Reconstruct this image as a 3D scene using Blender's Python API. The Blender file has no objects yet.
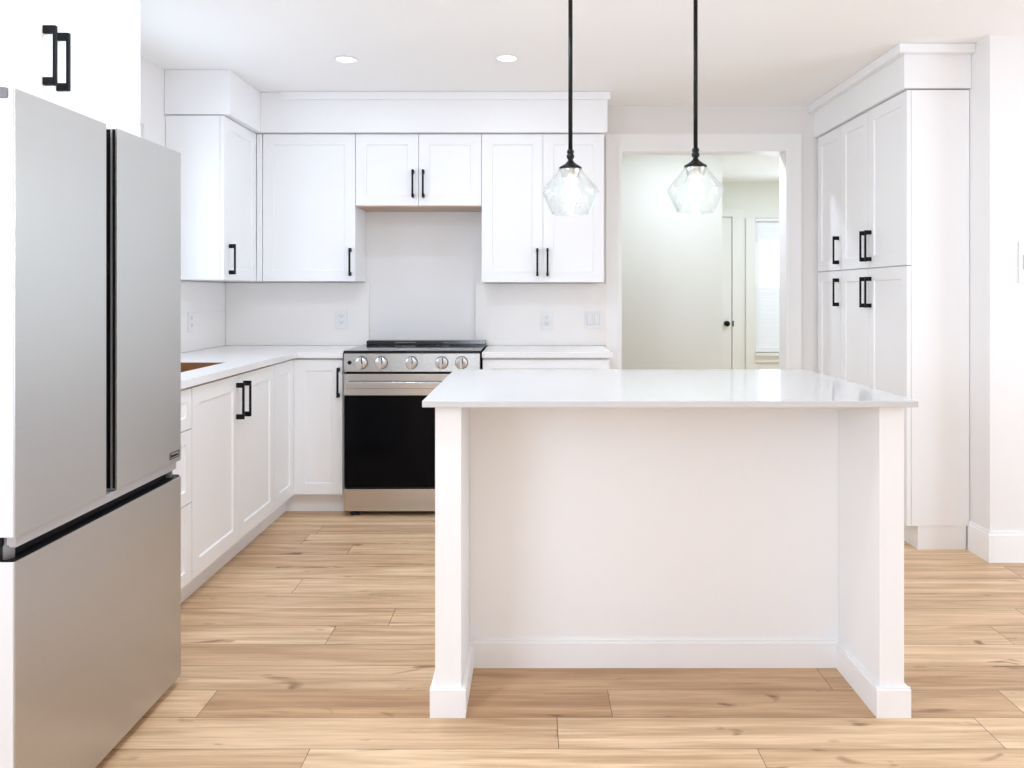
import bpy, bmesh, math, random
from mathutils import Matrix, Vector

random.seed(7)
S = bpy.context.scene
COL = S.collection

# ------------------------------------------------------------------ camera
H = 1.243                      # eye height; one-point perspective, level camera with lens shift
cam_d = bpy.data.cameras.new('camera')
cam = bpy.data.objects.new('camera', cam_d)
COL.objects.link(cam)
cam.location = (0, 0, H)
cam.rotation_euler = (math.radians(90), 0, 0)
cam_d.sensor_fit = 'HORIZONTAL'
cam_d.sensor_width = 36
cam_d.lens = 36 * 800 / 1024
cam_d.shift_x = -21 / 1024
cam_d.shift_y = -91 / 1024
cam_d.clip_start = 0.05
cam_d.clip_end = 100
S.camera = cam

# ------------------------------------------------------------------ world, daylight, exposure
S.view_settings.view_transform = 'Standard'
S.view_settings.look = 'None'
S.view_settings.gamma = 1
S.view_settings.use_curve_mapping = False
S.view_settings.exposure = 0.06

W = bpy.data.worlds.new('sky')
S.world = W
W.use_nodes = True
bg = W.node_tree.nodes['Background']
bg.inputs['Color'].default_value = (0.86, 0.93, 1.0, 1)
bg.inputs['Strength'].default_value = 1.4


def daylight(name, loc, rot, sx, sy, power, color=(0.77, 0.93, 1.15)):
    """soft daylight coming in through one window opening"""
    d = bpy.data.lights.new(name, 'AREA')
    d.shape = 'RECTANGLE'
    d.size, d.size_y = sx, sy
    d.energy = power
    d.color = color
    o = bpy.data.objects.new(name, d)
    COL.objects.link(o)
    o.location = loc
    o.rotation_euler = rot
    return o


R90 = math.radians(90)
S.cycles.diffuse_bounces = 10
# rear wall windows (behind the camera), light travels +Y
daylight('daylight_rear_window', (-0.95, -2.52, 1.45), (R90, 0, 0), 1.4, 1.25, 2)
# left wall windows, light travels +X
daylight('daylight_side_window', (-1.90, -0.5, 1.45), (0, -R90, 0), 1.2, 2.3, 60)
daylight('daylight_added_sink', (-1.90, 3.55, 1.62), (0, -R90, 0), 0.85, 0.85, 5)  # added, unseen sink window: extra light on counters, uppers and ceiling
# added, unseen patio door on the right to brighten facing fronts, light travels -X
daylight('daylight_added_patio', (4.72, 1.5, 1.15), (0, R90, 0), 1.9, 2.6, 62)
# hall window, light travels -Y
daylight('daylight_hall_window', (2.85, 8.40, 1.35), (-R90, 0, 0), 0.9, 1.4, 11)

# ------------------------------------------------------------------ materials
def srgb(r, g, b):
    f = lambda c: (c / 12.92) if c <= 0.04045 else ((c + 0.055) / 1.055) ** 2.4
    return (f(r / 255), f(g / 255), f(b / 255), 1)


def mat(name, col, rough=0.5, metal=0.0, spec=0.5, bump=0.0, bscale=60.0, var=0.0, vscale=3.0):
    m = bpy.data.materials.new(name)
    m.use_nodes = True
    nt = m.node_tree
    b = nt.nodes['Principled BSDF']
    b.inputs['Base Color'].default_value = col
    b.inputs['Roughness'].default_value = rough
    b.inputs['Metallic'].default_value = metal
    b.inputs['Specular IOR Level'].default_value = spec
    tc = nt.nodes.new('ShaderNodeTexCoord')
    if var > 0:
        n = nt.nodes.new('ShaderNodeTexNoise')
        n.inputs['Scale'].default_value = vscale
        n.inputs['Detail'].default_value = 4
        nt.links.new(tc.outputs['Object'], n.inputs['Vector'])
        mx = nt.nodes.new('ShaderNodeMix')
        mx.data_type = 'RGBA'
        mx.inputs[6].default_value = col
        mx.inputs[7].default_value = (col[0] * (1 - var), col[1] * (1 - var), col[2] * (1 - var), 1)
        nt.links.new(n.outputs['Fac'], mx.inputs[0])
        nt.links.new(mx.outputs[2], b.inputs['Base Color'])
    if bump > 0:
        n = nt.nodes.new('ShaderNodeTexNoise')
        n.inputs['Scale'].default_value = bscale
        nt.links.new(tc.outputs['Object'], n.inputs['Vector'])
        bp = nt.nodes.new('ShaderNodeBump')
        bp.inputs['Strength'].default_value = bump
        bp.inputs['Distance'].default_value = 0.002
        nt.links.new(n.outputs['Fac'], bp.inputs['Height'])
        nt.links.new(bp.outputs['Normal'], b.inputs['Normal'])
    return m


def emit_mat(name, col, strength):
    m = mat(name, col, 0.4)
    b = m.node_tree.nodes['Principled BSDF']
    b.inputs['Emission Color'].default_value = col
    b.inputs['Emission Strength'].default_value = strength
    return m


def brushed_steel(name, col, rough, axis_scale):
    """steel with a fine brushed grain: noise stretched along one axis drives roughness and tone"""
    m = mat(name, col, rough, metal=1.0)
    nt = m.node_tree
    b = nt.nodes['Principled BSDF']
    tc = nt.nodes.new('ShaderNodeTexCoord')
    mp = nt.nodes.new('ShaderNodeMapping')
    mp.inputs['Scale'].default_value = axis_scale
    n = nt.nodes.new('ShaderNodeTexNoise')
    n.inputs['Scale'].default_value = 6
    n.inputs['Detail'].default_value = 6
    nt.links.new(tc.outputs['Object'], mp.inputs['Vector'])
    nt.links.new(mp.outputs['Vector'], n.inputs['Vector'])
    mr = nt.nodes.new('ShaderNodeMapRange')
    mr.inputs['To Min'].default_value = rough - 0.06
    mr.inputs['To Max'].default_value = rough + 0.06
    nt.links.new(n.outputs['Fac'], mr.inputs['Value'])
    nt.links.new(mr.outputs['Result'], b.inputs['Roughness'])
    mx = nt.nodes.new('ShaderNodeMix')
    mx.data_type = 'RGBA'
    mx.inputs[6].default_value = tuple(c * 0.95 for c in col[:3]) + (1,)
    mx.inputs[7].default_value = tuple(min(1, c * 1.05) for c in col[:3]) + (1,)
    nt.links.new(n.outputs['Fac'], mx.inputs[0])
    nt.links.new(mx.outputs[2], b.inputs['Base Color'])
    return m


def clear_glass(name, haze=0.0, base_reflect=0.04, edge=0.55):
    """thin clear glass: mostly see-through, more mirror-like at grazing angles"""
    m = bpy.data.materials.new(name)
    m.use_nodes = True
    nt = m.node_tree
    nt.nodes.clear()
    out = nt.nodes.new('ShaderNodeOutputMaterial')
    tr = nt.nodes.new('ShaderNodeBsdfTransparent')
    tr.inputs['Color'].default_value = (0.97, 0.985, 0.98, 1)
    gl = nt.nodes.new('ShaderNodeBsdfGlossy')
    gl.inputs['Roughness'].default_value = 0.03
    lw = nt.nodes.new('ShaderNodeLayerWeight')
    lw.inputs['Blend'].default_value = 0.35
    mr = nt.nodes.new('ShaderNodeMapRange')
    mr.inputs['To Min'].default_value = base_reflect
    mr.inputs['To Max'].default_value = edge
    nt.links.new(lw.outputs['Facing'], mr.inputs['Value'])
    mx = nt.nodes.new('ShaderNodeMixShader')
    nt.links.new(mr.outputs['Result'], mx.inputs['Fac'])
    nt.links.new(tr.outputs[0], mx.inputs[1])
    nt.links.new(gl.outputs[0], mx.inputs[2])
    last = mx
    if haze > 0:
        df = nt.nodes.new('ShaderNodeBsdfTranslucent')
        df.inputs['Color'].default_value = (0.95, 0.97, 0.98, 1)
        m2 = nt.nodes.new('ShaderNodeMixShader')
        m2.inputs['Fac'].default_value = haze
        nt.links.new(mx.outputs[0], m2.inputs[1])
        nt.links.new(df.outputs[0], m2.inputs[2])
        last = m2
    nt.links.new(last.outputs[0], out.inputs['Surface'])
    return m


M = {}
M['wall'] = mat('wall_paint', (0.82, 0.805, 0.795, 1), 0.6, bump=0.05, bscale=180)
M['ceiling'] = mat('ceiling_paint', (0.93, 0.93, 0.93, 1), 0.8)
M['trim'] = mat('trim_paint', (0.9, 0.9, 0.9, 1), 0.4)
M['cab'] = mat('cabinet_white', (0.885, 0.89, 0.90, 1), 0.38)
M['island'] = mat('island_white', (0.89, 0.89, 0.89, 1), 0.42)
M['splash'] = mat('backsplash_slab', (0.90, 0.87, 0.845, 1), 0.25, var=0.03, vscale=5)
M['quartz'] = mat('white_quartz', (0.62, 0.62, 0.615, 1), 0.09, var=0.03, vscale=25)
M['quartz2'] = mat('white_counter', (0.84, 0.835, 0.835, 1), 0.2, var=0.03, vscale=30)
M['black'] = mat('matte_black_metal', (0.005, 0.005, 0.006, 1), 0.45, spec=0.2)
M['rod'] = mat('pendant_black', (0.006, 0.006, 0.006, 1), 0.4, spec=0.25)
M['dark'] = mat('dark_gasket', (0.006, 0.005, 0.005, 1), 0.45, spec=0.2)
M['rubber'] = mat('black_rubber', (0.02, 0.02, 0.02, 1), 0.6)
M['ovenglass'] = mat('oven_glass', (0.003, 0.003, 0.004, 1), 0.04, spec=0.07)
M['cooktop'] = mat('cooktop_glass', (0.005, 0.005, 0.006, 1), 0.05)
M['ring'] = mat('burner_print', (0.06, 0.06, 0.065, 1), 0.15)
M['vent'] = mat('vent_black', (0.008, 0.008, 0.01, 1), 0.18)
M['knob'] = brushed_steel('knob_steel', (0.70, 0.70, 0.70, 1), 0.28, (1, 1, 1))
M['steel'] = brushed_steel('range_steel', (0.62, 0.60, 0.58, 1), 0.24, (0.3, 20, 60))
M['fridge'] = brushed_steel('fridge_steel', (0.56, 0.55, 0.54, 1), 0.38, (20, 0.3, 60))
M['rail'] = mat('fridge_rail', (0.50, 0.49, 0.50, 1), 0.35, metal=0.6)
M['fridge_side'] = mat('fridge_side_paint', (0.82, 0.82, 0.83, 1), 0.3)
M['hinge'] = mat('hinge_grey', (0.20, 0.19, 0.195, 1), 0.4)
M['maple'] = mat('unfinished_underside', srgb(196, 170, 148), 0.55, var=0.1, vscale=12)
M['ply'] = mat('plywood_edge', srgb(150, 98, 50), 0.7, var=0.3, vscale=25)
M['plate'] = mat('plate_plastic', (0.82, 0.82, 0.82, 1), 0.3)
M['surround'] = mat('rocker_gap', (0.55, 0.54, 0.54, 1), 0.5)
M['slot'] = mat('outlet_slots', (0.16, 0.155, 0.15, 1), 0.5)
M['bulb'] = emit_mat('frosted_bulb', (0.92, 0.97, 1.0, 1), 65.0)
M['led'] = emit_mat('led_lens', (1.0, 0.98, 0.95, 1), 6.0)
M['satin'] = mat('satin_nickel', (0.62, 0.60, 0.57, 1), 0.3, metal=1.0)
M['shade'] = clear_glass('pendant_glass', haze=0.007, base_reflect=0.02, edge=0.38)
M['pane'] = clear_glass('window_glass')
M['hallwall'] = mat('hall_paint', (0.80, 0.81, 0.755, 1), 0.6)
M['halldoor'] = mat('hall_door_paint', (0.82, 0.82, 0.79, 1), 0.45)
M['slat'] = mat('blind_white', (0.84, 0.85, 0.86, 1), 0.5)


def wood_floor():
    m = mat('oak_plank', (0.7, 0.5, 0.33, 1), 0.42)
    nt = m.node_tree
    L = nt.links
    b = nt.nodes['Principled BSDF']
    tc = nt.nodes.new('ShaderNodeTexCoord')
    at = nt.nodes.new('ShaderNodeAttribute')
    at.attribute_name = 'plank'
    sep = nt.nodes.new('ShaderNodeSeparateColor')
    L.new(at.outputs['Color'], sep.inputs['Color'])
    # shift the grain per plank
    off = nt.nodes.new('ShaderNodeVectorMath')
    off.operation = 'SCALE'
    off.inputs['Scale'].default_value = 37.0
    L.new(at.outputs['Color'], off.inputs[0])
    add = nt.nodes.new('ShaderNodeVectorMath')
    add.operation = 'ADD'
    L.new(tc.outputs['Object'], add.inputs[0])
    L.new(off.outputs['Vector'], add.inputs[1])

    def stretched(sx, sy, scale, detail, dist=0.0):
        mp = nt.nodes.new('ShaderNodeMapping')
        mp.inputs['Scale'].default_value = (sx, sy, 1)
        L.new(add.outputs['Vector'], mp.inputs['Vector'])
        n = nt.nodes.new('ShaderNodeTexNoise')
        n.inputs['Scale'].default_value = scale
        n.inputs['Detail'].default_value = detail
        n.inputs['Distortion'].default_value = dist
        L.new(mp.outputs['Vector'], n.inputs['Vector'])
        return n
    g1 = stretched(0.7, 9, 2.2, 5, 0.6)      # broad cathedral grain
    g2 = stretched(1.6, 40, 3.0, 4)          # fine streaks
    kn = stretched(3.0, 9, 1.6, 2, 0.8)      # knots and dark checks
    base = nt.nodes.new('ShaderNodeMix')
    base.data_type = 'RGBA'
    base.inputs[6].default_value = srgb(184, 143, 103)
    base.inputs[7].default_value = srgb(237, 207, 170)
    L.new(sep.outputs['Red'], base.inputs[0])
    r1 = nt.nodes.new('ShaderNodeValToRGB')
    r1.color_ramp.elements[0].position = 0.33
    r1.color_ramp.elements[0].color = (0.64, 0.56, 0.48, 1)
    r1.color_ramp.elements[1].position = 0.62
    r1.color_ramp.elements[1].color = (1.04, 1.04, 1.04, 1)
    L.new(g1.outputs['Fac'], r1.inputs['Fac'])
    m1 = nt.nodes.new('ShaderNodeMix')
    m1.data_type = 'RGBA'
    m1.blend_type = 'MULTIPLY'
    m1.inputs[0].default_value = 0.8
    L.new(base.outputs[2], m1.inputs[6])
    L.new(r1.outputs['Color'], m1.inputs[7])
    r2 = nt.nodes.new('ShaderNodeValToRGB')
    r2.color_ramp.elements[0].position = 0.35
    r2.color_ramp.elements[0].color = (0.80, 0.75, 0.69, 1)
    r2.color_ramp.elements[1].position = 0.6
    r2.color_ramp.elements[1].color = (1.02, 1.02, 1.02, 1)
    L.new(g2.outputs['Fac'], r2.inputs['Fac'])
    m2 = nt.nodes.new('ShaderNodeMix')
    m2.data_type = 'RGBA'
    m2.blend_type = 'MULTIPLY'
    m2.inputs[0].default_value = 0.75
    L.new(m1.outputs[2], m2.inputs[6])
    L.new(r2.outputs['Color'], m2.inputs[7])
    r3 = nt.nodes.new('ShaderNodeValToRGB')
    r3.color_ramp.elements[0].position = 0.66
    r3.color_ramp.elements[0].color = (1, 1, 1, 1)
    r3.color_ramp.elements[1].position = 0.76
    r3.color_ramp.elements[1].color = (0.42, 0.33, 0.26, 1)
    L.new(kn.outputs['Fac'], r3.inputs['Fac'])
    m3 = nt.nodes.new('ShaderNodeMix')
    m3.data_type = 'RGBA'
    m3.blend_type = 'MULTIPLY'
    m3.inputs[0].default_value = 1.0
    L.new(m2.outputs[2], m3.inputs[6])
    L.new(r3.outputs['Color'], m3.inputs[7])
    L.new(m3.outputs[2], b.inputs['Base Color'])
    bp = nt.nodes.new('ShaderNodeBump')
    bp.inputs['Strength'].default_value = 0.08
    bp.inputs['Distance'].default_value = 0.002
    L.new(g2.outputs['Fac'], bp.inputs['Height'])
    L.new(bp.outputs['Normal'], b.inputs['Normal'])
    return m


M['floor'] = wood_floor()
M['seam'] = mat('plank_seam', srgb(120, 88, 60), 0.8)

# ------------------------------------------------------------------ mesh helpers
def nb():
    return bmesh.new()


def box(bm, x0, x1, y0, y1, z0, z1, mi=0):
    vs = [bm.verts.new(p) for p in ((x0, y0, z0), (x1, y0, z0), (x1, y1, z0), (x0, y1, z0),
                                    (x0, y0, z1), (x1, y0, z1), (x1, y1, z1), (x0, y1, z1))]
    fs = []
    for q in ((0, 3, 2, 1), (4, 5, 6, 7), (0, 1, 5, 4), (1, 2, 6, 5), (2, 3, 7, 6), (3, 0, 4, 7)):
        f = bm.faces.new([vs[i] for i in q])
        f.material_index = mi
        fs.append(f)
    return fs


def bbox(bm, x0, x1, y0, y1, z0, z1, bev=0.002, seg=2):
    """bevelled box, merged into bm"""
    t = bmesh.new()
    box(t, x0, x1, y0, y1, z0, z1)
    bmesh.ops.bevel(t, geom=t.edges[:], offset=bev, segments=seg, affect='EDGES', profile=0.7)
    me = bpy.data.meshes.new('t')
    t.to_mesh(me)
    t.free()
    bm.from_mesh(me)
    bpy.data.meshes.remove(me)


def lathe(bm, prof, cx, cy, seg=40, axis='Z', mi=0, closed=False):
    """spin a profile of (radius, height) about a vertical (or -Y) axis through cx, cy"""
    rings = []
    for r, h in prof:
        ring = []
        for k in range(seg):
            a = 2 * math.pi * k / seg
            if axis == 'Z':
                p = (cx + r * math.cos(a), cy + r * math.sin(a), h)
            else:                       # axis along Y; cx,cy are X,Z and h is Y
                p = (cx + r * math.cos(a), h, cy + r * math.sin(a))
            ring.append(bm.verts.new(p))
        rings.append(ring)
    n = len(rings)
    for i in range(n if closed else n - 1):
        A, B = rings[i], rings[(i + 1) % n]
        for k in range(seg):
            f = bm.faces.new((A[k], A[(k + 1) % seg], B[(k + 1) % seg], B[k]))
            f.material_index = mi
            f.smooth = True
    if not closed:
        for ring in (rings[0], rings[-1]):
            f = bm.faces.new(ring)
            f.material_index = mi
    bmesh.ops.recalc_face_normals(bm, faces=bm.faces[:])


def grid_slab(bm, us, vs, keep, w0, w1, plane='XY'):
    """slab on a grid of cells with holes; only outer faces are made"""
    def P(u, v, w):
        return {'XY': (u, v, w), 'XZ': (u, w, v), 'YZ': (w, u, v)}[plane]
    cache = {}

    def V(i, j, k):
        key = (i, j, k)
        if key not in cache:
            cache[key] = bm.verts.new(P(us[i], vs[j], (w0, w1)[k]))
        return cache[key]
    nu, nv = len(us) - 1, len(vs) - 1
    K = lambda i, j: 0 <= i < nu and 0 <= j < nv and keep(i, j)
    for i in range(nu):
        for j in range(nv):
            if not K(i, j):
                continue
            for k in (0, 1):
                bm.faces.new((V(i, j, k), V(i + 1, j, k), V(i + 1, j + 1, k), V(i, j + 1, k)))
            if not K(i - 1, j):
                bm.faces.new((V(i, j, 0), V(i, j + 1, 0), V(i, j + 1, 1), V(i, j, 1)))
            if not K(i + 1, j):
                bm.faces.new((V(i + 1, j, 0), V(i + 1, j + 1, 0), V(i + 1, j + 1, 1), V(i + 1, j, 1)))
            if not K(i, j - 1):
                bm.faces.new((V(i, j, 0), V(i + 1, j, 0), V(i + 1, j, 1), V(i, j, 1)))
            if not K(i, j + 1):
                bm.faces.new((V(i, j + 1, 0), V(i + 1, j + 1, 0), V(i + 1, j + 1, 1), V(i, j + 1, 1)))
    bmesh.ops.recalc_face_normals(bm, faces=bm.faces[:])


WORLD = {}          # world position of every object made, so that children get local offsets


def obj(name, bm, m, parent=None, smooth=False, recalc=True):
    """link a bmesh (in world coordinates) as ONE object whose origin is at its own base centre"""
    if recalc:
        bmesh.ops.recalc_face_normals(bm, faces=bm.faces[:])
    me = bpy.data.meshes.new(name)
    bm.to_mesh(me)
    bm.free()
    xs = [v.co for v in me.vertices]
    lo = Vector((min(v.x for v in xs), min(v.y for v in xs), min(v.z for v in xs)))
    hi = Vector((max(v.x for v in xs), max(v.y for v in xs), max(v.z for v in xs)))
    c = Vector(((lo.x + hi.x) / 2, (lo.y + hi.y) / 2, lo.z))
    me.transform(Matrix.Translation(-c))
    for mm in (m if isinstance(m, (list, tuple)) else [m]):
        me.materials.append(mm)
    if smooth:
        for p in me.polygons:
            p.use_smooth = True
    o = bpy.data.objects.new(name, me)
    COL.objects.link(o)
    WORLD[o.name] = c.copy()
    if parent:
        o.parent = parent
        o.location = c - WORLD[parent.name]
    else:
        o.location = c
    return o


def thing(name, loc, label, cat, group=None):
    o = bpy.data.objects.new(name, None)
    o.empty_display_size = 0.1
    COL.objects.link(o)
    o.location = loc
    WORLD[o.name] = Vector(loc)
    o['label'] = label
    o['category'] = cat
    if group:
        o['group'] = group
    return o


def tag(o, label, cat, group=None):
    o['label'] = label
    o['category'] = cat
    if group:
        o['group'] = group
    return o


def struct(name, bm, m, parent=None):
    o = obj(name, bm, m, parent)
    if parent is None:
        o['kind'] = 'structure'
    return o


# ---- joinery: doors, drawers and pulls are made facing -Y and then turned
def place_front(x, y, z, face):
    """matrix that puts a front made in local X (0..w), front plane y=0, up z"""
    rot = {'-Y': 0, '+X': R90, '-X': -R90, '+Y': math.pi}[face]
    return Matrix.Translation((x, y, z)) @ Matrix.Rotation(rot, 4, 'Z')


def shaker(w, h, t=0.02, fr=0.062, rec=0.007):
    bm = nb()
    fs = box(bm, 0, w, 0, t, 0, h)
    front = fs[2]
    bmesh.ops.recalc_face_normals(bm, faces=bm.faces[:])
    fr = min(fr, w * 0.28, h * 0.3)
    bmesh.ops.inset_region(bm, faces=[front], thickness=fr, depth=0, use_even_offset=True)
    bmesh.ops.inset_region(bm, faces=[front], thickness=0.004, depth=-rec, use_even_offset=True)
    return bm


def pull(length=0.165, horiz=False):
    """square bar pull: slim bar on two square posts, centred on the origin"""
    bm = nb()
    L = length / 2
    box_b = lambda *a: bbox(bm, *a, 0.0012, 1)
    box_b(-0.0055, 0.0055, -0.036, -0.027, -L, L)
    box_b(-0.0065, 0.0065, -0.031, 0.0, L - 0.022, L)
    box_b(-0.0065, 0.0065, -0.031, 0.0, -L, -L + 0.022)
    if horiz:
        bmesh.ops.rotate(bm, verts=bm.verts[:], cent=(0, 0, 0), matrix=Matrix.Rotation(R90, 3, 'Y'))
    return bm


def door(parent, face, x, y, z, w, h, hx=None, hz=None, hlen=0.165, m='cab', name='door', horiz=False, fr=0.062):
    bm = shaker(w, h, fr=fr)
    T = place_front(x, y, z, face)
    bmesh.ops.transform(bm, matrix=T, verts=bm.verts[:])
    d = obj(name, bm, M[m], parent)
    if hx is not None:
        p = pull(hlen, horiz)
        bmesh.ops.transform(p, matrix=T @ Matrix.Translation((hx, 0, hz)), verts=p.verts[:])
        obj('handle', p, M['black'], d)['label'] = 'square black bar handle'
    return d


# ================================================================== SETTING
CEIL = 2.437
XW = -1.97           # left wall
YB = 5.10            # kitchen back wall
REAR = -2.6
XR = 4.8
XP = 2.115           # alcove wall beside the pantry
YP = 3.703           # wall facing the camera, right of the pantry

# ---- floor: one mesh of separate planks over a dark underlay
def make_floor():
    bm = nb()
    lay = bm.loops.layers.float_color.new('plank')
    PW, PL = 0.162, 1.22
    known = {-1: -0.608, 0: 0.07, 1: -0.987, 2: 0.939, 3: -0.30, 4: -0.736, 5: -0.541, 6: -0.28,
             7: -1.0, 8: -0.30, 9: -0.2, 10: -0.887, 11: -1.15, 12: 0.1}
    tones = {(-1, 0): 0.85, (-1, 1): 0.62, (0, 0): 0.9, (0, 1): 0.85, (1, -1): 0.6, (1, 0): 0.18, (1, 1): 0.4, (2, -1): 0.3, (2, 0): 0.35}  # low tones by the island: darker planks plus overhang shade put into colour
    y0 = 2.181
    k = -30
    while y0 + k * PW < 8.8:
        ya = y0 + k * PW
        yb = ya + PW
        xl, xr = (XW - 0.1, XR + 0.1)
        j = known.get(k, random.uniform(-1.2, 0))
        n0 = math.floor((xl - j) / PL)
        n = n0
        while j + n * PL < xr:
            a, b2 = max(xl, j + n * PL), min(xr, j + (n + 1) * PL)
            g = 0.0009
            f = bm.faces.new([bm.verts.new(p) for p in ((a + g, ya + g, 0), (b2 - g, ya + g, 0),
                                                        (b2 - g, yb - g, 0), (a + g, yb - g, 0))])
            t = tones.get((k, n), random.uniform(0.5, 1.0))
            col = (t, random.random(), random.random(), 1)
            for lp in f.loops:
                lp[lay] = col
            n += 1
        k += 1
    f = bm.faces.new([bm.verts.new(p) for p in ((XW - 0.1, REAR - 0.1, -0.003), (XR + 0.1, REAR - 0.1, -0.003),
                                                (XR + 0.1, 8.8, -0.003), (XW - 0.1, 8.8, -0.003))])
    f.material_index = 1
    for lp in f.loops:
        lp[lay] = (0, 0, 0, 1)
    o = obj('floor', bm, [M['floor'], M['seam']])
    o['kind'] = 'structure'


make_floor()

b = nb()
box(b, XW - 0.1, XR + 0.1, REAR - 0.1, 8.8, CEIL, CEIL + 0.1)
struct('ceiling', b, M['ceiling'])

# ---- left wall with a side window behind the camera and an added, unseen window over the sink
b = nb()
grid_slab(b, [REAR - 0.1, -1.7, 0.7, 3.05, 4.05, YB + 0.12], [0, 0.8, 1.15, 2.1, CEIL],
          lambda i, j: not ((i == 1 and j in (1, 2)) or (i == 3 and j == 2)), XW - 0.12, XW, 'YZ')
struct('wall_left', b, M['wall'])

# ---- rear wall (behind the camera) with a window
b = nb()
grid_slab(b, [XW, -1.7, -0.2, XR], [0, 0.75, 2.1, CEIL], lambda i, j: not (i == 1 and j == 1), REAR - 0.12, REAR, 'XZ')
struct('wall_rear', b, M['wall'])

# ---- back wall with the doorway to the hall
DX0, DX1, DZ = 0.551, 1.62, 2.154
b = nb()
grid_slab(b, [XW, DX0, DX1, XP + 0.12], [0, DZ, CEIL], lambda i, j: not (i == 1 and j == 0), YB, YB + 0.12, 'XZ')
struct('wall_back', b, M['wall'])

# ---- right: alcove return and the wall facing the camera
b = nb()
grid_slab(b, [XP, XP + 0.12, XR], [YP, YP + 0.12, YB], lambda i, j: not (i == 1 and j == 1), 0, CEIL, 'XY')
struct('wall_right', b, M['wall'])
b = nb()
grid_slab(b, [REAR - 0.1, 0.15, 2.85, YP + 0.12], [0, 0.02, 2.12, CEIL], lambda i, j: not (i == 1 and j == 1), XR, XR + 0.12, 'YZ')
struct('wall_side', b, M['wall'])

# ---- windows behind the camera
def window(name, x0, x1, z0, z1, plane, at, bars=1, rails=1):
    """frame with mullions and a pane, set in an opening"""
    f = nb()
    t = 0.05

    def bx(u0, u1, v0, v1, w0=0.0, w1=0.06):
        if plane == 'XZ':
            box(f, u0, u1, at - w1, at - w0, v0, v1)
        elif plane == 'XZ+':
            box(f, u0, u1, at + w0, at + w1, v0, v1)
        else:
            box(f, at - w1, at - w0, u0, u1, v0, v1)
    bx(x0, x0 + t, z0, z1)
    bx(x1 - t, x1, z0, z1)
    bx(x0 + t, x1 - t, z0, z0 + t)
    bx(x0 + t, x1 - t, z1 - t, z1)
    for k in range(bars):
        c = x0 + (x1 - x0) * (k + 1) / (bars + 1)
        bx(c - 0.025, c + 0.025, z0 + t, z1 - t, 0.01, 0.05)
    fo = struct(name, f, M['trim'])
    f = nb()
    if plane == 'XZ':
        box(f, x0 + 0.01, x1 - 0.01, at - 0.034, at - 0.028, z0 + 0.01, z1 - 0.01)
    elif plane == 'XZ+':
        box(f, x0 + 0.01, x1 - 0.01, at + 0.028, at + 0.034, z0 + 0.01, z1 - 0.01)
    else:
        box(f, at - 0.034, at - 0.028, x0 + 0.01, x1 - 0.01, z0 + 0.01, z1 - 0.01)
    obj('pane', f, M['pane'], fo)
    return fo


window('window_1', -1.7, -0.2, 0.75, 2.1, 'XZ', REAR - 0.03)
window('window_2', -1.7, 0.7, 0.8, 2.1, 'YZ', XW - 0.03, bars=2)
window('added_window_4', 3.05, 4.05, 1.15, 2.1, 'YZ', XW - 0.03)  # added out of view over the sink, for its light
window('added_door_1', 0.15, 2.85, 0.02, 2.12, 'YZ', XR + 0.09)  # patio door added out of view, for light from the right

# ---- doorway casing and jamb lining
def casing_frame(name, x0, x1, ztop, yf, cw, head, depth=0.018, jamb=0.12):
    b = nb()
    box(b, x0 - cw, x0, yf - depth, yf - 0.001, 0, ztop)
    box(b, x1, x1 + cw, yf - depth, yf - 0.001, 0, ztop)
    box(b, x0 - cw, x1 + cw, yf - depth, yf - 0.001, ztop, ztop + head)
    # raised back band and bead round the opening
    box(b, x0 - 0.012, x0, yf - depth - 0.006, yf - depth, 0, ztop)
    box(b, x1, x1 + 0.012, yf - depth - 0.006, yf - depth, 0, ztop)
    box(b, x0 - 0.012, x1 + 0.012, yf - depth - 0.006, yf - depth, ztop, ztop + 0.014)
    # jamb lining
    box(b, x0 - 0.001, x0 + 0.012, yf - depth - 0.003, yf + jamb, 0, ztop)
    box(b, x1 - 0.012, x1 + 0.001, yf - depth - 0.003, yf + jamb, 0, ztop)
    box(b, x0 + 0.012, x1 - 0.012, yf - depth - 0.003, yf + jamb, ztop - 0.012, ztop + 0.001)
    return struct(name, b, M['trim'])


casing_frame('trim_1', DX0, DX1, DZ, YB, 0.086, 0.10)

# ---- soffits (boxed bulkheads between cabinets and ceiling) with flat crown strips
SZ = 2.199
b = nb()
box(b, XW + 0.002, -1.62, 4.275, YB - 0.002, SZ, CEIL - 0.002)
struct('trim_2', b, M['cab'])
b = nb()
box(b, -1.619, 0.442, 4.75, YB - 0.002, SZ, CEIL - 0.002)
box(b, -1.50, 0.458, 4.735, 4.75, 2.390, CEIL - 0.002)
box(b, 0.442, 0.458, 4.75, YB - 0.002, 2.390, CEIL - 0.002)
struct('trim_3', b, M['cab'])
b = nb()
box(b, 1.79, XP - 0.002, 3.857, YB - 0.002, 2.232, CEIL - 0.002)
box(b, 1.752, XP - 0.002, 3.82, 3.857, 2.392, CEIL - 0.002)
box(b, 1.752, 1.79, 3.857, YB - 0.002, 2.392, CEIL - 0.002)
struct('trim_4', b, M['cab'])

# ---- baseboards
b = nb()
box(b, XP - 0.001, XR, YP - 0.016, YP, 0, 0.125)
box(b, XP - 0.001, XR, YP - 0.010, YP, 0.125, 0.14)
box(b, XP - 0.014, XP, YP - 0.016, 3.868, 0, 0.125)
box(b, XP - 0.009, XP, YP - 0.010, 3.868, 0.125, 0.14)
struct('baseboard_right', b, M['trim'])
b = nb()
box(b, 1.71, 1.86, YB - 0.014, YB, 0, 0.13)
struct('baseboard_back', b, M['trim'])

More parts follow.
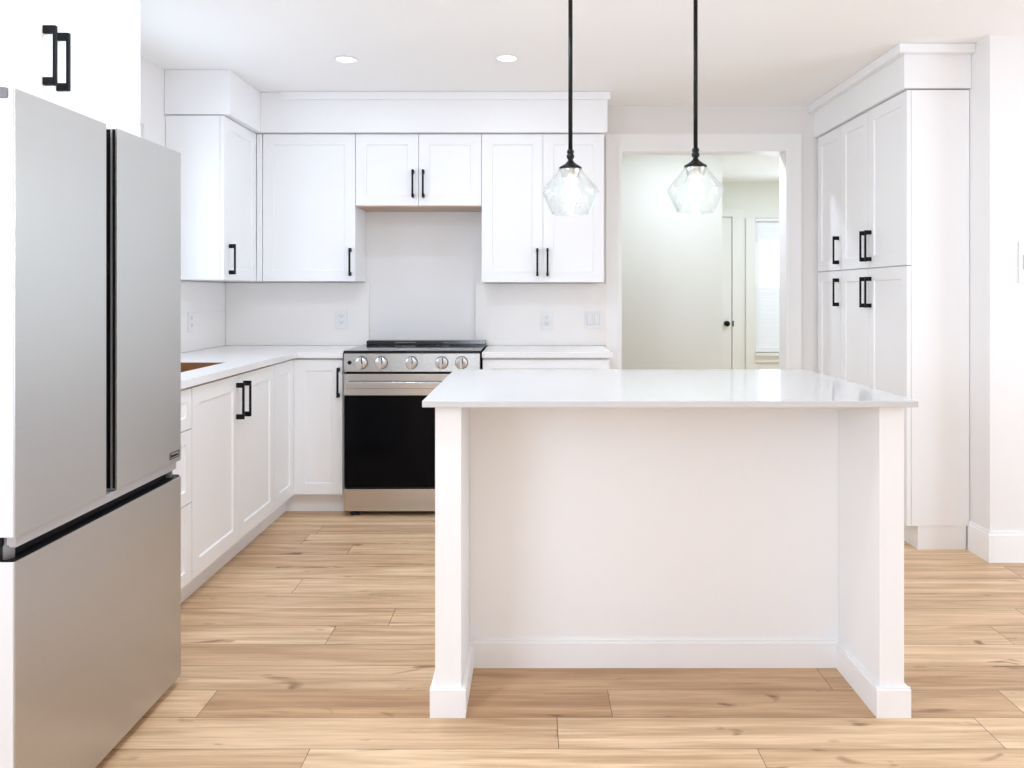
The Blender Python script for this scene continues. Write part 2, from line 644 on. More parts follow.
# ---- hall beyond the doorway
YH = 8.6
b = nb()
box(b, XW, 1.49, 6.3, YH + 0.1, 0, CEIL)
struct('wall_hall_near', b, M['hallwall'])
b = nb()
HWX0, HWX1, HWZ0, HWZ1 = 2.385, 3.30, 0.60, 2.05
grid_slab(b, [1.49, HWX0, HWX1, 3.7], [0, HWZ0, HWZ1, CEIL], lambda i, j: not (i == 1 and j == 1), YH, YH + 0.12, 'XZ')
struct('wall_hall_far', b, M['hallwall'])
b = nb()
box(b, 3.6, 3.7, YB + 0.12, YH, 0, CEIL)
struct('wall_hall_side', b, M['hallwall'])
b = nb()
box(b, XW, XW + 0.05, YB + 0.12, 6.3, 0, CEIL)
struct('wall_hall_end', b, M['hallwall'])
b = nb()
box(b, XP + 0.12, 3.7, YB + 0.0, YB + 0.12, 0, CEIL)
struct('wall_hall_kitchen', b, M['hallwall'])

# hall door (only its knob side shows) with casing
b = nb()
box(b, 1.50, 2.125, YH - 0.03, YH - 0.002, 0.01, 2.05)
hd = struct('door_2', b, M['halldoor'])
b = nb()
lathe(b, [(0.004, YH - 0.085), (0.022, YH - 0.083), (0.030, YH - 0.068), (0.026, YH - 0.052), (0.012, YH - 0.045),
          (0.012, YH - 0.036), (0.028, YH - 0.034), (0.028, YH - 0.030)], 2.072, 0.915, 28, 'Y')
obj('knob', b, M['black'], hd)
b = nb()
box(b, 2.137, 2.150, YH - 0.033, YH - 0.0305, 0.885, 0.945)
obj('strike_plate', b, M['black'], hd)
b = nb()
box(b, 2.137, 2.255, YH - 0.03, YH - 0.002, 0, 2.14)
box(b, 1.50, 2.137, YH - 0.03, YH - 0.002, 2.06, 2.14)
struct('trim_5', b, M['halldoor'])

wh = window('window_3', HWX0, HWX1, HWZ0, HWZ1, 'XZ+', YH + 0.03, bars=0)
b = nb()
box(b, HWX0 - 0.10, HWX0, YH - 0.02, YH - 0.001, 0, HWZ1)
box(b, HWX1, HWX1 + 0.10, YH - 0.02, YH - 0.001, 0, HWZ1)
box(b, HWX0, HWX1, YH - 0.05, YH - 0.001, HWZ0 - 0.03, HWZ0)
box(b, HWX0, HWX1, YH - 0.02, YH - 0.001, HWZ0 - 0.10, HWZ0 - 0.03)
struct('trim_6', b, M['halldoor'])

bl = thing('window_blind', (2.85, YH - 0.01, HWZ0 + 0.02),
           'white slatted blind over the hall window seen through the doorway', 'blind')
b = nb()
zt = HWZ1 - 0.005
box(b, HWX0 + 0.004, HWX1 - 0.004, YH - 0.012, YH + 0.024, zt - 0.03, zt)
obj('head_rail', b, M['slat'], bl)
b = nb()


def slats(z0, z1, pitch, tilt):
    z = z0
    while z < z1:
        c, s_ = math.cos(tilt) * 0.012, math.sin(tilt) * 0.012
        v = [b.verts.new(p) for p in ((HWX0 + 0.006, YH + 0.006 - c, z - s_), (HWX1 - 0.006, YH + 0.006 - c, z - s_),
                                      (HWX1 - 0.006, YH + 0.006 + c, z + s_), (HWX0 + 0.006, YH + 0.006 + c, z + s_))]
        f = b.faces.new(v)
        r = bmesh.ops.extrude_face_region(b, geom=[f])
        bmesh.ops.translate(b, verts=[g for g in r['geom'] if isinstance(g, bmesh.types.BMVert)], vec=(0, 0, 0.0015))
        z += pitch


slats(1.83, zt - 0.035, 0.026, math.radians(70))
obj('slats', b, M['slat'], bl)['label'] = 'closed slats at the top of the blind'
b = nb()
slats(HWZ0 + 0.07, 1.31, 0.026, math.radians(70))
obj('slats', b, M['slat'], bl)
b = nb()
box(b, HWX0 + 0.006, HWX1 - 0.006, YH - 0.008, YH + 0.022, HWZ0 + 0.01, HWZ0 + 0.06)
obj('bottom_rail', b, M['slat'], bl)

# ================================================================== CABINETS
# ---- left run, facing +X
XD = -1.345                      # face of the left doors
CT0, CT1 = 0.880, 0.910          # counter slab
DT = 0.868                       # top of base doors
TOE = 0.11


def left_body(parent, y0, y1, m='cab'):
    b = nb()
    box(b, XW + 0.003, XD - 0.022, y0 + 0.001, y1 - 0.001, TOE, CT0 - 0.001)
    obj('body', b, M[m], parent)
    b = nb()
    box(b, XW + 0.003, XD - 0.065, y0 + 0.001, y1 - 0.001, 0.0, TOE - 0.001)
    obj('toe_kick', b, M['cab'], parent)


# drawer stack
t = thing('drawer_cabinet', (-1.66, 2.93, 0), 'white base cabinet with a stack of drawers right behind the refrigerator', 'cabinet')
left_body(t, 2.755, 3.153)
for z0, z1 in ((TOE, 0.418), (0.422, 0.708), (0.712, DT)):
    door(t, '+X', XD, 2.757, z0, 0.394, z1 - z0 - 0.001, 0.14, (z1 - z0) / 2, 0.13, name='drawer', horiz=True, fr=0.05)

# sink base, open box of raw board behind two doors
t = thing('sink_base_cabinet', (-1.66, 3.66, 0), 'white double-door base cabinet under the cut-out sink opening', 'cabinet')
b = nb()
ya, yb = 3.156, 4.163
box(b, XW + 0.003, XD - 0.022, ya, ya + 0.018, TOE, CT0 - 0.001)
box(b, XW + 0.003, XD - 0.022, yb - 0.018, yb, TOE, CT0 - 0.001)
box(b, XW + 0.003, XW + 0.015, ya + 0.018, yb - 0.018, TOE, CT0 - 0.001)
box(b, XW + 0.015, XD - 0.022, ya + 0.018, yb - 0.018, TOE, TOE + 0.018)
box(b, XD - 0.06, XD - 0.022, ya + 0.018, yb - 0.018, CT0 - 0.03, CT0 - 0.001)
obj('body', b, M['ply'], t)
b = nb()
box(b, XW + 0.003, XD - 0.065, ya, yb, 0, TOE - 0.001)
obj('toe_kick', b, M['cab'], t)
door(t, '+X', XD, 3.158, TOE, 0.5005, DT - TOE, 0.5005 - 0.030, 0.753 - TOE, fr=0.066)
door(t, '+X', XD, 3.6615, TOE, 0.5005, DT - TOE, 0.055, 0.753 - TOE, fr=0.066)

# corner cabinet with two doors meeting in the inside corner
YD = 4.50                        # face of the back-run doors
t = thing('corner_base_cabinet', (-1.5, 4.7, 0), 'white L-shaped corner base cabinet left of the range', 'cabinet')
b = nb()
grid_slab(b, [XW + 0.003, XD - 0.022, -1.068], [4.165, YD + 0.022, YB - 0.003], lambda i, j: not (i == 1 and j == 0), TOE, CT0 - 0.001)
obj('body', b, M['cab'], t)
b = nb()
grid_slab(b, [XW + 0.003, XD - 0.065, -1.068], [4.165, YD + 0.06, YB - 0.003], lambda i, j: not (i == 1 and j == 0), 0, TOE - 0.001)
obj('toe_kick', b, M['cab'], t)
door(t, '+X', XD, 4.166, TOE, YD - 4.166 - 0.001, DT - TOE, fr=0.066)
door(t, '-Y', XD + 0.001, YD, TOE, 0.272, DT - TOE, 0.272 - 0.020, 0.741 - TOE, fr=0.062)

# L-shaped worktop with the sink cut-out
b = nb()
HX0, HX1, HY0, HY1 = -1.86, -1.475, 3.25, 3.86
grid_slab(b, [XW + 0.002, HX0, HX1, -1.325, -1.064], [2.755, HY0, HY1, 4.475, YB - 0.002],
          lambda i, j: not (i == 1 and j == 1) and not (i == 3 and j < 3), CT0, CT1)
wt = tag(obj('worktop', b, M['quartz2']), 'white L-shaped worktop along the left wall with a rough sink cut-out', 'countertop')
b = nb()
e = 0.004
for a in ((HX0, HX1, HY1 - e, HY1), (HX0, HX1, HY0, HY0 + e), (HX0, HX0 + e, HY0 + e, HY1 - e), (HX1 - e, HX1, HY0 + e, HY1 - e)):
    box(b, *a, CT0 - 0.022, CT1 - 0.003)
o = obj('cutout_edge', b, M['ply'], wt)
o['label'] = 'raw brown wood edge of the sink opening'

# ---- base cabinet right of the range
t = thing('base_cabinet', (0.07, 4.8, 0), 'white base cabinet right of the range, mostly behind the island', 'cabinet')
b = nb()
box(b, -0.284, 0.43, YD + 0.022, YB - 0.003, TOE, CT0 - 0.001)
obj('body', b, M['cab'], t)
b = nb()
box(b, -0.284, 0.43, YD + 0.06, YB - 0.003, 0, TOE - 0.001)
obj('toe_kick', b, M['cab'], t)
door(t, '-Y', -0.283, YD, 0.70, 0.712, DT - 0.70, 0.356, 0.08, name='drawer', horiz=True, fr=0.05)
door(t, '-Y', -0.283, YD, TOE, 0.3545, 0.586, 0.325, 0.49)
door(t, '-Y', 0.0745, YD, TOE, 0.3545, 0.586, 0.030, 0.49)
b = nb()
bbox(b, -0.286, 0.445, 4.475, YB - 0.002, CT0, CT1, 0.003)
tag(obj('worktop', b, M['quartz2']), 'short white worktop right of the range below the double switch', 'countertop')

# ---- upper cabinets
YU = 4.79
UZ0, UZ1 = 1.315, 2.194

t = thing('wall_cabinet', (-1.81, 4.52, UZ0), 'white single-door wall cabinet hung on the left wall', 'cabinet')
b = nb()
box(b, XW + 0.003, -1.678, 4.285, YB - 0.003, UZ0, UZ1)
obj('body', b, M['cab'], t)
door(t, '+X', -1.656, 4.285, UZ0, 0.502, UZ1 - UZ0, 0.075, 0.112)

t = thing('wall_cabinet', (-1.36, 4.95, UZ0), 'wide white single-door wall cabinet in the corner, left of the range wall', 'cabinet')
b = nb()
box(b, -1.654, -1.064, YU + 0.022, YB - 0.003, UZ0, UZ1)
obj('body', b, M['cab'], t)
b = nb()
box(b, -1.654, -1.622, YU, YU + 0.02, UZ0, UZ1)
obj('filler_strip', b, M['cab'], t)
door(t, '-Y', -1.617, YU, UZ0, 0.552, UZ1 - UZ0, 0.552 - 0.027, 0.113)

OZ0 = 1.761
t = thing('wall_cabinet', (-0.685, 4.95, OZ0), 'short white double-door wall cabinet above the range', 'cabinet')
b = nb()
box(b, -1.062, -0.309, YU + 0.022, YB - 0.003, OZ0 + 0.006, UZ1)
obj('body', b, M['cab'], t)
b = nb()
box(b, -1.062, -0.309, YU + 0.002, YB - 0.003, OZ0, OZ0 + 0.005)
o = obj('underside_panel', b, M['maple'], t)
o['label'] = 'tan unfinished underside'
door(t, '-Y', -1.061, YU, OZ0 + 0.006, 0.3745, UZ1 - OZ0 - 0.006, 0.3745 - 0.031, 1.890 - OZ0)
door(t, '-Y', -0.6835, YU, OZ0 + 0.006, 0.3735, UZ1 - OZ0 - 0.006, 0.028, 1.890 - OZ0)

t = thing('wall_cabinet', (0.06, 4.95, UZ0), 'tall white double-door wall cabinet right of the range, beside the doorway', 'cabinet')
b = nb()
box(b, -0.307, 0.423, YU + 0.022, YB - 0.003, UZ0 - 0.006, UZ1)
obj('body', b, M['cab'], t)
door(t, '-Y', -0.307, YU, UZ0 - 0.006, 0.3655, UZ1 - UZ0 + 0.006, 0.3655 - 0.033, 0.118)
door(t, '-Y', 0.0605, YU, UZ0 - 0.006, 0.3635, UZ1 - UZ0 + 0.006, 0.026, 0.118)

# ---- pantry on the right, facing -X
PX = 1.81
PT = 2.2256


def pantry(y0, y1, label, doors):
    t = thing('pantry_cabinet', (1.98, (y0 + y1) / 2, 0), label, 'cabinet')
    b = nb()
    box(b, PX + 0.022, XP - 0.003, y0, y1, 0.115, PT)
    obj('body', b, M['cab'], t)
    b = nb()
    box(b, PX + 0.055, XP - 0.015, y0 + 0.004, y1, 0, 0.114)
    obj('toe_kick', b, M['cab'], t)
    for (da, db, hy) in doors:
        w = db - da - 0.003
        # local x runs from far (db) towards the camera
        door(t, '-X', PX, db - 0.0015, 1.379, w, PT - 1.379, db - hy, 1.496 - 1.379)
        door(t, '-X', PX, db - 0.0015, 0.115, w, 1.373 - 0.115, db - hy, 1.247 - 0.115)


pantry(3.872, 4.700, 'tall white four-door pantry cabinet nearest the right wall corner',
       [(3.872, 4.316, 4.284), (4.316, 4.700, 4.348)])
pantry(4.702, 5.085, 'narrow tall white two-door pantry cabinet beside the doorway', [(4.702, 5.085, 4.737)])

# ---- over-fridge cabinet with full-height end panels
FX = -1.35
t = thing('over_fridge_cabinet', (-1.66, 2.22, 1.80), 'white double-door cabinet above the refrigerator', 'cabinet')
b = nb()
box(b, XW + 0.003, FX - 0.022, 1.70, 2.728, 1.765, CEIL - 0.10)
obj('body', b, M['cab'], t)
b = nb()
box(b, XW + 0.003, FX, 2.730, 2.750, 0, CEIL - 0.003)
obj('end_panel', b, M['cab'], t)
b = nb()
box(b, XW + 0.003, FX, 1.678, 1.698, 0, CEIL - 0.003)
obj('end_panel', b, M['cab'], t)
b = nb()
box(b, XW + 0.003, FX, 1.700, 2.728, CEIL - 0.098, CEIL - 0.003)
obj('top_filler', b, M['cab'], t)
door(t, '+X', FX, 1.702, 1.768, 0.535, CEIL - 0.102 - 1.768, 0.535 - 0.03, 0.13)
door(t, '+X', FX, 2.240, 1.768, 0.487, CEIL - 0.102 - 1.768, 0.03, 0.13)

# ================================================================== BACKSPLASH SLABS
b = nb()
bbox(b, XW + 0.018, -1.043, YB - 0.016, YB - 0.001, CT1 + 0.001, UZ0 - 0.008, 0.001, 1)
tag(obj('backsplash_panel', b, M['splash']), 'off-white backsplash slab on the back wall left of the range', 'backsplash')
b = nb()
bbox(b, -0.365, 0.478, YB - 0.016, YB - 0.001, CT1 + 0.001, UZ0 - 0.014, 0.001, 1)
tag(obj('backsplash_panel', b, M['splash']), 'off-white backsplash slab right of the range, behind the double switch', 'backsplash')
b = nb()
bbox(b, XW + 0.001, XW + 0.016, 2.756, YB - 0.002, CT1 + 0.001, 1.13, 0.001, 1)
bbox(b, XW + 0.001, XW + 0.016, 4.10, YB - 0.002, 1.13, UZ0 - 0.008, 0.001, 1)
tag(obj('backsplash_panel', b, M['splash']), 'off-white backsplash slab on the left wall above the sink opening', 'backsplash')

# ================================================================== RANGE
RX0, RX1 = -1.051, -0.296
RY = 4.444
t = thing('kitchen_range', (-0.674, 4.75, 0), 'stainless steel slide-in electric range with black oven glass', 'range')
b = nb()
box(b, RX0 + 0.004, RX1 - 0.004, RY + 0.034, YB - 0.02, 0.03, 0.905)
obj('body', b, M['dark'], t)
b = nb()
bbox(b, RX0 - 0.001, RX1 + 0.001, RY - 0.004, YB - 0.022, 0.907, 0.9235, 0.002)
ck = obj('cooktop', b, M['cooktop'], t)
ck['label'] = 'black glass cooktop'
for cx, cy, r in ((-0.86, 4.62, 0.095), (-0.49, 4.62, 0.115), (-0.86, 4.87, 0.075), (-0.49, 4.87, 0.095)):
    b = nb()
    lathe(b, [(r - 0.004, 0.9236), (r - 0.004, 0.9240), (r, 0.9240), (r, 0.9236)], cx, cy, 48, closed=True)
    obj('burner_ring', b, M['ring'], ck)
# raised rear vent trim
b = nb()
box(b, RX0 + 0.012, RX1 - 0.002, 4.985, YB - 0.024, 0.924, 0.946)
for v in b.verts:
    if v.co.z > 0.93 and v.co.y < 5.0:
        v.co.y += 0.006
bmesh.ops.bevel(b, geom=b.edges[:], offset=0.003, segments=2, affect='EDGES')
vt = obj('rear_vent', b, M['vent'], t)
for k in range(2):
    b = nb()
    box(b, -0.86 + k * 0.30, -0.73 + k * 0.30 - (0.09 if k else 0), 4.9845, 4.9875, 0.932, 0.938)  # lighter grey strips along the front of the rear trim
    obj('grey_strip', b, M['hinge'], vt)
# control panel, leaning back a little
b = nb()
box(b, RX0, RX1, RY, RY + 0.033, 0.806, 0.9065)
for v in b.verts:
    if v.co.z > 0.85 and v.co.y < RY + 0.01:
        v.co.y += 0.006
bmesh.ops.bevel(b, geom=b.edges[:], offset=0.002, segments=2, affect='EDGES')
cp = obj('control_panel', b, M['steel'], t)
KZ = 0.856
for cx in (-0.953, -0.843, -0.676, -0.507, -0.397):
    y = RY + 0.003
    b = nb()
    lathe(b, [(0.0335, y), (0.0325, y - 0.024), (0.030, y - 0.027), (0.001, y - 0.027)], cx, KZ, 40, 'Y')
    kn = obj('knob', b, M['knob'], t)
    b = nb()
    lathe(b, [(0.0365, y + 0.001), (0.0365, y - 0.004), (0.035, y - 0.006), (0.0337, y - 0.006)], cx, KZ, 40, 'Y')
    obj('skirt', b, M['hinge'], kn)
    b = nb()
    bbox(b, cx - 0.0085, cx + 0.0065, y - 0.044, y - 0.024, KZ - 0.031, KZ + 0.031, 0.003)
    obj('grip', b, M['knob'], kn)
    b = nb()
    box(b, cx + 0.0066, cx + 0.0105, y - 0.034, y - 0.0265, KZ - 0.004, KZ + 0.029)  # dark strip beside the grip, standing for its shadow line
    obj('grip_shadow', b, M['dark'], kn)
b = nb()
lathe(b, [(0.011, RY + 0.004), (0.011, RY - 0.001), (0.008, RY - 0.003), (0.001, RY - 0.003)], -1.020, KZ, 24, 'Y')
obj('indicator_light', b, M['dark'], t)
# oven door: steel frame rail, black glass, bar handle
b = nb()
bbox(b, RX0 + 0.001, RX1 - 0.001, RY, RY + 0.033, 0.674, 0.793, 0.002)
od = obj('oven_door', b, M['steel'], t)
b = nb()
bbox(b, RX0 + 0.003, RX1 - 0.003, RY + 0.001, RY + 0.032, 0.163, 0.6735, 0.002)
og = obj('oven_window', b, M['ovenglass'], od)
og['label'] = 'black oven door glass'
b = nb()
bbox(b, RX0 + 0.02, RX1 - 0.02, RY - 0.045, RY - 0.028, 0.716, 0.752, 0.005, 3)
bbox(b, RX0 + 0.07, RX0 + 0.10, RY - 0.029, RY + 0.001, 0.722, 0.746, 0.003)
bbox(b, RX1 - 0.10, RX1 - 0.07, RY - 0.029, RY + 0.001, 0.722, 0.746, 0.003)
obj('handle', b, M['steel'], od)
b = nb()
box(b, RX0 + 0.006, RX1 - 0.006, RY + 0.012, RY + 0.030, 0.154, 0.1625)
for k in range(6):
    box(b, RX0 + 0.07 + k * 0.115, RX0 + 0.11 + k * 0.115, RY + 0.009, RY + 0.012, 0.155, 0.1615)
obj('vent_gap', b, M['vent'], t)
b = nb()
bbox(b, RX0, RX1, RY, RY + 0.033, 0.031, 0.153, 0.002)
obj('drawer', b, M['steel'], t)
for cx, cy in ((RX0 + 0.05, RY + 0.05), (RX1 - 0.05, RY + 0.05), (RX0 + 0.05, YB - 0.08), (RX1 - 0.05, YB - 0.08)):
    b = nb()
    lathe(b, [(0.024, 0.0), (0.024, 0.014), (0.010, 0.018), (0.010, 0.0299)], cx, cy, 20)
    obj('leg', b, M['rubber'], t)

# ================================================================== ISLAND
t = thing('kitchen_island', (0.40, 2.80, 0), 'white kitchen island with two end panels and a recessed front', 'island')
IX0, IX1, JX0, JX1 = -0.288, -0.211, 1.019, 1.092
IY0, IYP, IY1 = 2.353, 2.665, 3.22
for a, c in ((IX0, IX1), (JX0, JX1)):
    b = nb()
    bbox(b, a, c, IY0, IY1, 0, 0.911, 0.0015, 1)
    obj('end_panel', b, M['island'], t)
b = nb()
box(b, IX1 + 0.0005, JX0 - 0.0005, IYP, IYP + 0.018, 0, 0.911)
obj('front_panel', b, M['island'], t)
b = nb()
box(b, IX1 + 0.0005, JX0 - 0.0005, IYP + 0.019, IY1 - 0.022, 0.10, 0.911)
obj('body', b, M['island'], t)
b = nb()
box(b, IX1 + 0.0005, JX0 - 0.0005, IYP + 0.019, IY1 - 0.07, 0, 0.099)
obj('toe_kick', b, M['island'], t)
n = 3
w = (JX0 - IX1 - 0.004) / n
for k in range(n):
    door(t, '+Y', IX1 + 0.002 + w * (k + 1) - 0.0015, IY1, 0.105, w - 0.003, 0.795, 0.03 if k != 1 else w - 0.035, 0.68, m='island')


# base trim with a small stepped top, wrapped round the end panels and along the panel
def trim_run(bm, x0, x1, y0, y1, nx, ny):
    """board of full height with a thinner lip on top; (nx, ny) points away from the wall"""
    h0, h1, d = 0.081, 0.087, 0.004
    box(bm, x0, x1, y0, y1, 0, h0)
    ax0, ax1, ay0, ay1 = x0, x1, y0, y1
    if nx > 0: ax1 -= d
    if nx < 0: ax0 += d
    if ny > 0: ay1 -= d
    if ny < 0: ay0 += d
    box(bm, ax0, ax1, ay0, ay1, h0, h1)


TK = 0.014
for a, c, s_ in ((IX0, IX1, 1), (JX0, JX1, -1)):
    b = nb()
    trim_run(b, a - TK, c + TK, IY0 - TK, IY0 - 0.0003, 0, -1)
    trim_run(b, c + 0.0003, c + TK, IY0, (IYP - TK) if s_ > 0 else IY1, 1, 0)
    trim_run(b, a - TK, a - 0.0003, IY0, IY1 if s_ > 0 else (IYP - TK), -1, 0)
    obj('base_trim', b, M['island'], t)
b = nb()
trim_run(b, IX1 + 0.001, JX0 - 0.001, IYP - TK, IYP - 0.0003, 0, -1)
obj('base_trim', b, M['island'], t)

b = nb()
bbox(b, -0.321, 1.114, 2.312, 3.265, 0.912, 0.931, 0.0025, 2)
tag(obj('island_worktop', b, M['quartz']), 'glossy white quartz worktop on the kitchen island', 'countertop')

# ================================================================== REFRIGERATOR
GX = -1.118
GY0, GY1 = 1.727, 2.540
t = thing('refrigerator', (-1.5, 2.13, 0), 'stainless steel French-door refrigerator with bottom freezer drawer', 'refrigerator')
b = nb()
bbox(b, -1.86, GX - 0.075, GY0 + 0.003, GY1 - 0.003, 0.035, 1.675, 0.004)
obj('body', b, M['fridge_side'], t)


def fridge_front(name, y0, y1, z0, z1):
    b = nb()
    bbox(b, GX - 0.004, GX, y0, y1, z0, z1, 0.0018, 2)
    d = obj(name, b, M['fridge'], t)
    return d


YG0, YG1 = 2.097, 2.150
for nm, ya, yb, z0, z1 in (('door', GY0, YG0, 0.713, 1.687), ('door', YG1, GY1, 0.713, 1.687), ('freezer_drawer', GY0, GY1, 0.030, 0.662)):
    d = fridge_front(nm, ya, yb, z0, z1)
    b = nb()
    near, far = ya + 0.001, yb - 0.001
    bbox(b, GX - 0.068, GX - 0.0042, near, far, z0 + 0.001, z1 - 0.001, 0.003, 2)
    o = obj('door_liner' if nm == 'door' else 'drawer_liner', b, M['fridge_side'], d)
    if nm != 'door':
        b = nb()
        box(b, GX - 0.066, GX - 0.0045, near + 0.002, far - 0.002, z1 - 0.0012, z1 + 0.0012)  # thin dark strip over the top of the drawer liner
        obj('dark_lip', b, M['dark'], d)
    if nm == 'door':
        # dark recessed grip along the inner edge
        b = nb()
        if ya == GY0:
            box(b, GX - 0.067, GX - 0.005, yb - 0.0009, yb + 0.0008, z0 + 0.004, z1 - 0.004)
        else:
            box(b, GX - 0.067, GX - 0.005, ya - 0.0008, ya + 0.0009, z0 + 0.004, z1 - 0.004)
        obj('grip_recess', b, M['dark'], d)
        if ya != GY0:
            b = nb()
            box(b, GX - 0.016, GX - 0.012, ya - 0.003, ya - 0.0009, z0 + 0.004, z1 - 0.004)
            obj('grip_edge', b, M['rail'], d)
            # small badge: a framed plate with a dark word mark
            b = nb()
            by0, by1, bz0, bz1 = 2.462, 2.526, 0.7285, 0.7485
            fw = 0.0022
            x0, x1 = GX + 0.0001, GX + 0.0012
            box(b, x0, x1, by0, by1, bz0, bz0 + fw)
            box(b, x0, x1, by0, by1, bz1 - fw, bz1)
            box(b, x0, x1, by0, by0 + fw, bz0 + fw, bz1 - fw)
            box(b, x0, x1, by1 - fw, by1, bz0 + fw, bz1 - fw)
            bd = obj('badge', b, M['dark'], d)
            b = nb()
            yy = by0 + 0.009
            for wd, gp, hh in ((0.010, 0.001, 0.008), (0.005, 0.001, 0.006), (0.006, 0.001, 0.006), (0.005, 0.001, 0.007), (0.008, 0.001, 0.006), (0.006, 0.001, 0.006)):
                box(b, x0, x1, yy, yy + wd, bz0 + 0.0055, bz0 + 0.0055 + hh)
                yy += wd + gp
            obj('word_mark', b, M['dark'], bd)
# rail between the doors and the drawer, dark gap, hinges
b = nb()
box(b, GX - 0.030, GX - 0.006, GY0 + 0.012, GY1 - 0.020, 0.690, 0.711)
obj('mid_rail', b, M['rail'], t)
b = nb()
box(b, GX - 0.073, GX - 0.032, GY0 + 0.006, GY1 - 0.006, 0.663, 0.712)
obj('gap_seal', b, M['dark'], t)
for y0, y1 in ((GY0 + 0.002, GY0 + 0.04), (GY1 - 0.045, GY1 - 0.008)):
    b = nb()
    lathe(b, [(0.014, 0.664), (0.014, 0.692), (0.010, 0.696), (0.010, 0.712)], GX - 0.030, (y0 + y1) / 2, 20)
    bbox(b, GX - 0.11, GX - 0.045, y0, y1, 0.676, 0.690, 0.002)
    obj('hinge', b, M['hinge'], t)
b = nb()
bbox(b, GX - 0.075, GX - 0.016, GY0 - 0.004, GY0 + 0.045, 1.664, 1.6875, 0.004)
obj('hinge_cover', b, M['hinge'], t)
for cx, cy in ((GX - 0.12, GY0 + 0.06), (GX - 0.12, GY1 - 0.06), (-1.80, GY0 + 0.06), (-1.80, GY1 - 0.06)):
    b = nb()
    lathe(b, [(0.022, 0), (0.022, 0.016), (0.012, 0.02), (0.012, 0.0349)], cx, cy, 16)
    obj('leg', b, M['rubber'], t)

# ================================================================== PENDANTS
def make_pendant(x, y, dz, label):
    t = thing('pendant_lamp', (x, y, CEIL), label, 'pendant lamp', 'pendant lamps over the island')
    b = nb()
    lathe(b, [(0.062, CEIL - 0.001), (0.062, CEIL - 0.018), (0.055, CEIL - 0.024), (0.012, CEIL - 0.026), (0.010, CEIL - 0.04)], x, y)
    obj('canopy', b, M['rod'], t)
    z = 1.685 + dz
    b = nb()
    lathe(b, [(0.0075, z + 0.062), (0.0075, CEIL - 0.035)], x, y, 16)
    obj('rod', b, M['rod'], t)
    b = nb()
    lathe(b, [(0.0085, z + 0.066), (0.0125, z + 0.060), (0.0125, z + 0.053), (0.009, z + 0.050), (0.0135, z + 0.046),
              (0.0135, z + 0.036), (0.0085, z + 0.030), (0.010, z + 0.026)], x, y, 24)
    obj('swivel_joint', b, M['rod'], t)
    b = nb()
    lathe(b, [(0.009, z + 0.027), (0.014, z + 0.020), (0.027, z + 0.010), (0.039, z + 0.003), (0.041, z - 0.001), (0.036, z - 0.002)], x, y, 36)
    obj('cap', b, M['rod'], t)
    b = nb()
    lathe(b, [(0.036, z - 0.0025), (0.035, z - 0.008), (0.030, z - 0.036), (0.026, z - 0.038)], x, y, 36)
    obj('socket', b, M['satin'], t)
    b = nb()
    lathe(b, [(0.013, z - 0.038), (0.015, z - 0.050), (0.024, z - 0.070), (0.030, z - 0.088), (0.029, z - 0.104), (0.021, z - 0.118), (0.008, z - 0.125), (0.001, z - 0.126)], x, y, 28)
    obj('bulb', b, M['bulb'], t)
    b = nb()
    outer = [(0.040, z - 0.003), (0.046, z - 0.012), (0.094, z - 0.070), (0.100, z - 0.081), (0.0985, z - 0.092), (0.068, z - 0.158), (0.064, z - 0.163)]
    inner = [(r - 0.0028, h) for r, h in reversed(outer)]
    lathe(b, outer + inner, x, y, 56, closed=True)
    obj('shade', b, M['shade'], t)['label'] = 'clear glass shade'
    return t


make_pendant(0.1325, 2.83, 0.0, 'black rod pendant lamp with clear glass shade, over the left half of the island')
make_pendant(0.575, 2.83, 0.006, 'black rod pendant lamp with clear glass shade, in front of the doorway')

# ================================================================== DOWNLIGHTS
for x, y, watt, lb in ((-0.954, 4.08, 1.6, 'round recessed downlight in the ceiling nearer the left wall'),
                 (-0.132, 4.06, 1.6, 'round recessed downlight in the ceiling nearer the pendant lamps'),
                 (-0.60, 1.80, 7.5, 'added out-of-view downlight in the ceiling in front of the refrigerator'),  # this and the next two are added out of view to brighten the kitchen
                 (-0.42, 2.45, 13.5, 'added out-of-view downlight in the ceiling over the aisle left of the island'),
                 (1.62, 2.75, 4.0, 'added out-of-view downlight in the ceiling right of the island'),
                 (1.1, 5.55, 11.0, 'round recessed downlight in the hall ceiling just past the doorway'),
                 (2.7, 7.3, 17.0, 'round recessed downlight in the hall ceiling near the far window')):
    t = thing('recessed_downlight', (x, y, CEIL), lb, 'ceiling light', 'recessed ceiling lights')
    b = nb()
    lathe(b, [(0.060, CEIL - 0.0005), (0.060, CEIL - 0.004), (0.048, CEIL - 0.006), (0.047, CEIL - 0.0005)], x, y, 40, closed=True)
    obj('trim_ring', b, M['trim'], t)
    b = nb()
    lathe(b, [(0.0465, CEIL - 0.0005), (0.0465, CEIL - 0.003), (0.001, CEIL - 0.0035)], x, y, 40)
    obj('lens', b, M['led'], t)
    ld = bpy.data.lights.new('downlight', 'AREA')
    ld.shape = 'DISK'
    ld.size = 0.09
    ld.energy = watt
    ld.color = (0.83, 0.95, 1.11)
    lo = bpy.data.objects.new('downlight', ld)
    COL.objects.link(lo)
    lo.location = (x, y, CEIL - 0.008)

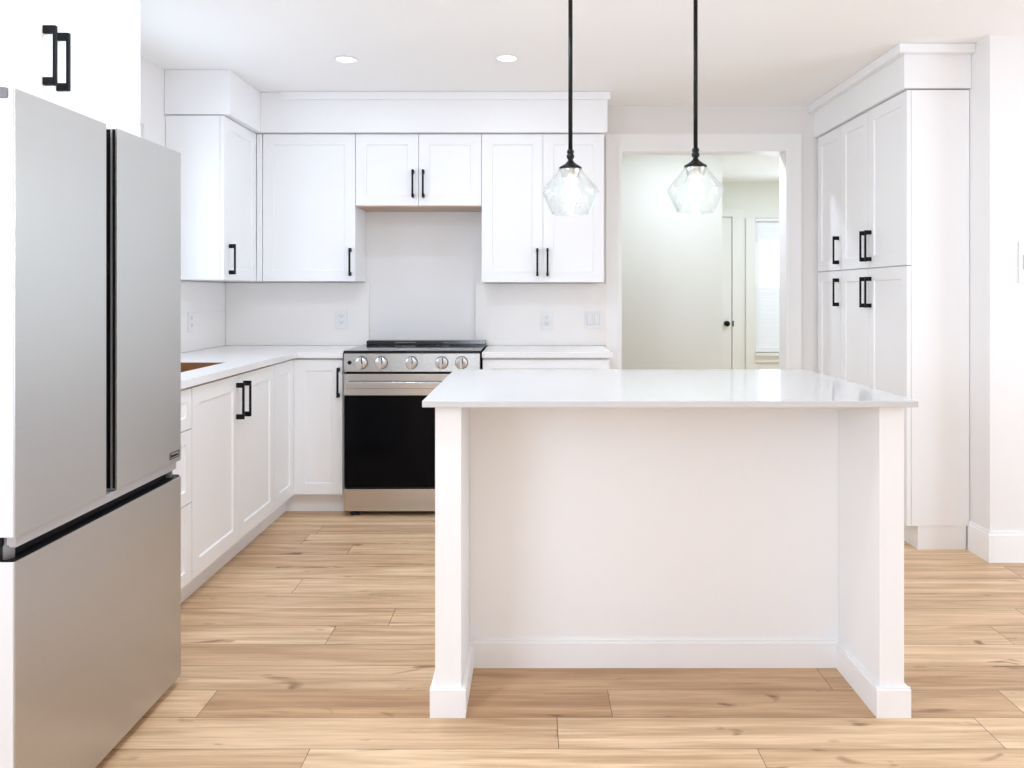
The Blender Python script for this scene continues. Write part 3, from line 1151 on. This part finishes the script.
# ================================================================== OUTLETS AND SWITCHES
def wall_plate(name, x, z, w, h, label, cat, kind, yf=YB - 0.0165, face='-Y'):
    org = (x, yf, z - h / 2) if face == '-Y' else (yf, x, z - h / 2)
    t = thing(name, org, label, cat)
    T = place_front(x, yf, z, '-Y') if face == '-Y' else place_front(yf, x, z, '+X')

    def part(nm, bm, m):
        bmesh.ops.transform(bm, matrix=T, verts=bm.verts[:])
        return obj(nm, bm, m, t)
    b = nb()
    bbox(b, -w / 2, w / 2, -0.006, 0, -h / 2, h / 2, 0.002)
    part('plate', b, M['plate'])
    if kind == 'outlet':
        for s_ in (-1, 1):
            b = nb()
            bbox(b, -0.016, 0.016, -0.009, -0.006, s_ * 0.0195 - 0.014, s_ * 0.0195 + 0.014, 0.002)
            r = part('receptacle', b, M['plate'])
            b = nb()
            box(b, -0.0085, -0.0060, -0.0096, -0.0088, s_ * 0.0195 - 0.002, s_ * 0.0195 + 0.008)
            box(b, 0.0060, 0.0085, -0.0096, -0.0088, s_ * 0.0195 - 0.002, s_ * 0.0195 + 0.007)
            box(b, -0.0025, 0.0025, -0.0096, -0.0088, s_ * 0.0195 - 0.010, s_ * 0.0195 - 0.005)
            bmesh.ops.transform(b, matrix=T, verts=b.verts[:])
            obj('slots', b, M['slot'], r)
    else:
        for cx in ((-0.023, 0.023) if kind == 'double' else (0,)):
            b = nb()
            box(b, cx - 0.0175, cx + 0.0175, -0.0068, -0.0060, -0.035, 0.035)
            part('rocker_surround', b, M['surround'])
            b = nb()
            bbox(b, cx - 0.0155, cx + 0.0155, -0.010, -0.0070, -0.033, 0.033, 0.002)
            part('rocker', b, M['plate'])
    return t


wall_plate('wall_outlet', -1.217, 1.077, 0.075, 0.118, 'white wall outlet on the backsplash left of the range', 'outlet', 'outlet')
wall_plate('wall_outlet', 0.088, 1.070, 0.075, 0.118, 'white wall outlet on the backsplash right of the range', 'outlet', 'outlet')
wall_plate('light_switch', 0.382, 1.076, 0.112, 0.118, 'white double rocker light switch beside the doorway', 'switch', 'double')
wall_plate('wall_outlet', 4.56, 1.08, 0.075, 0.118, 'white wall outlet on the left wall behind the refrigerator', 'outlet', 'outlet', XW + 0.0165, '+X')
wall_plate('wall_switch', 2.305, 1.385, 0.115, 0.19, 'white wall plate at the right edge, beside the pantry alcove', 'switch', 'double', YP - 0.0005)
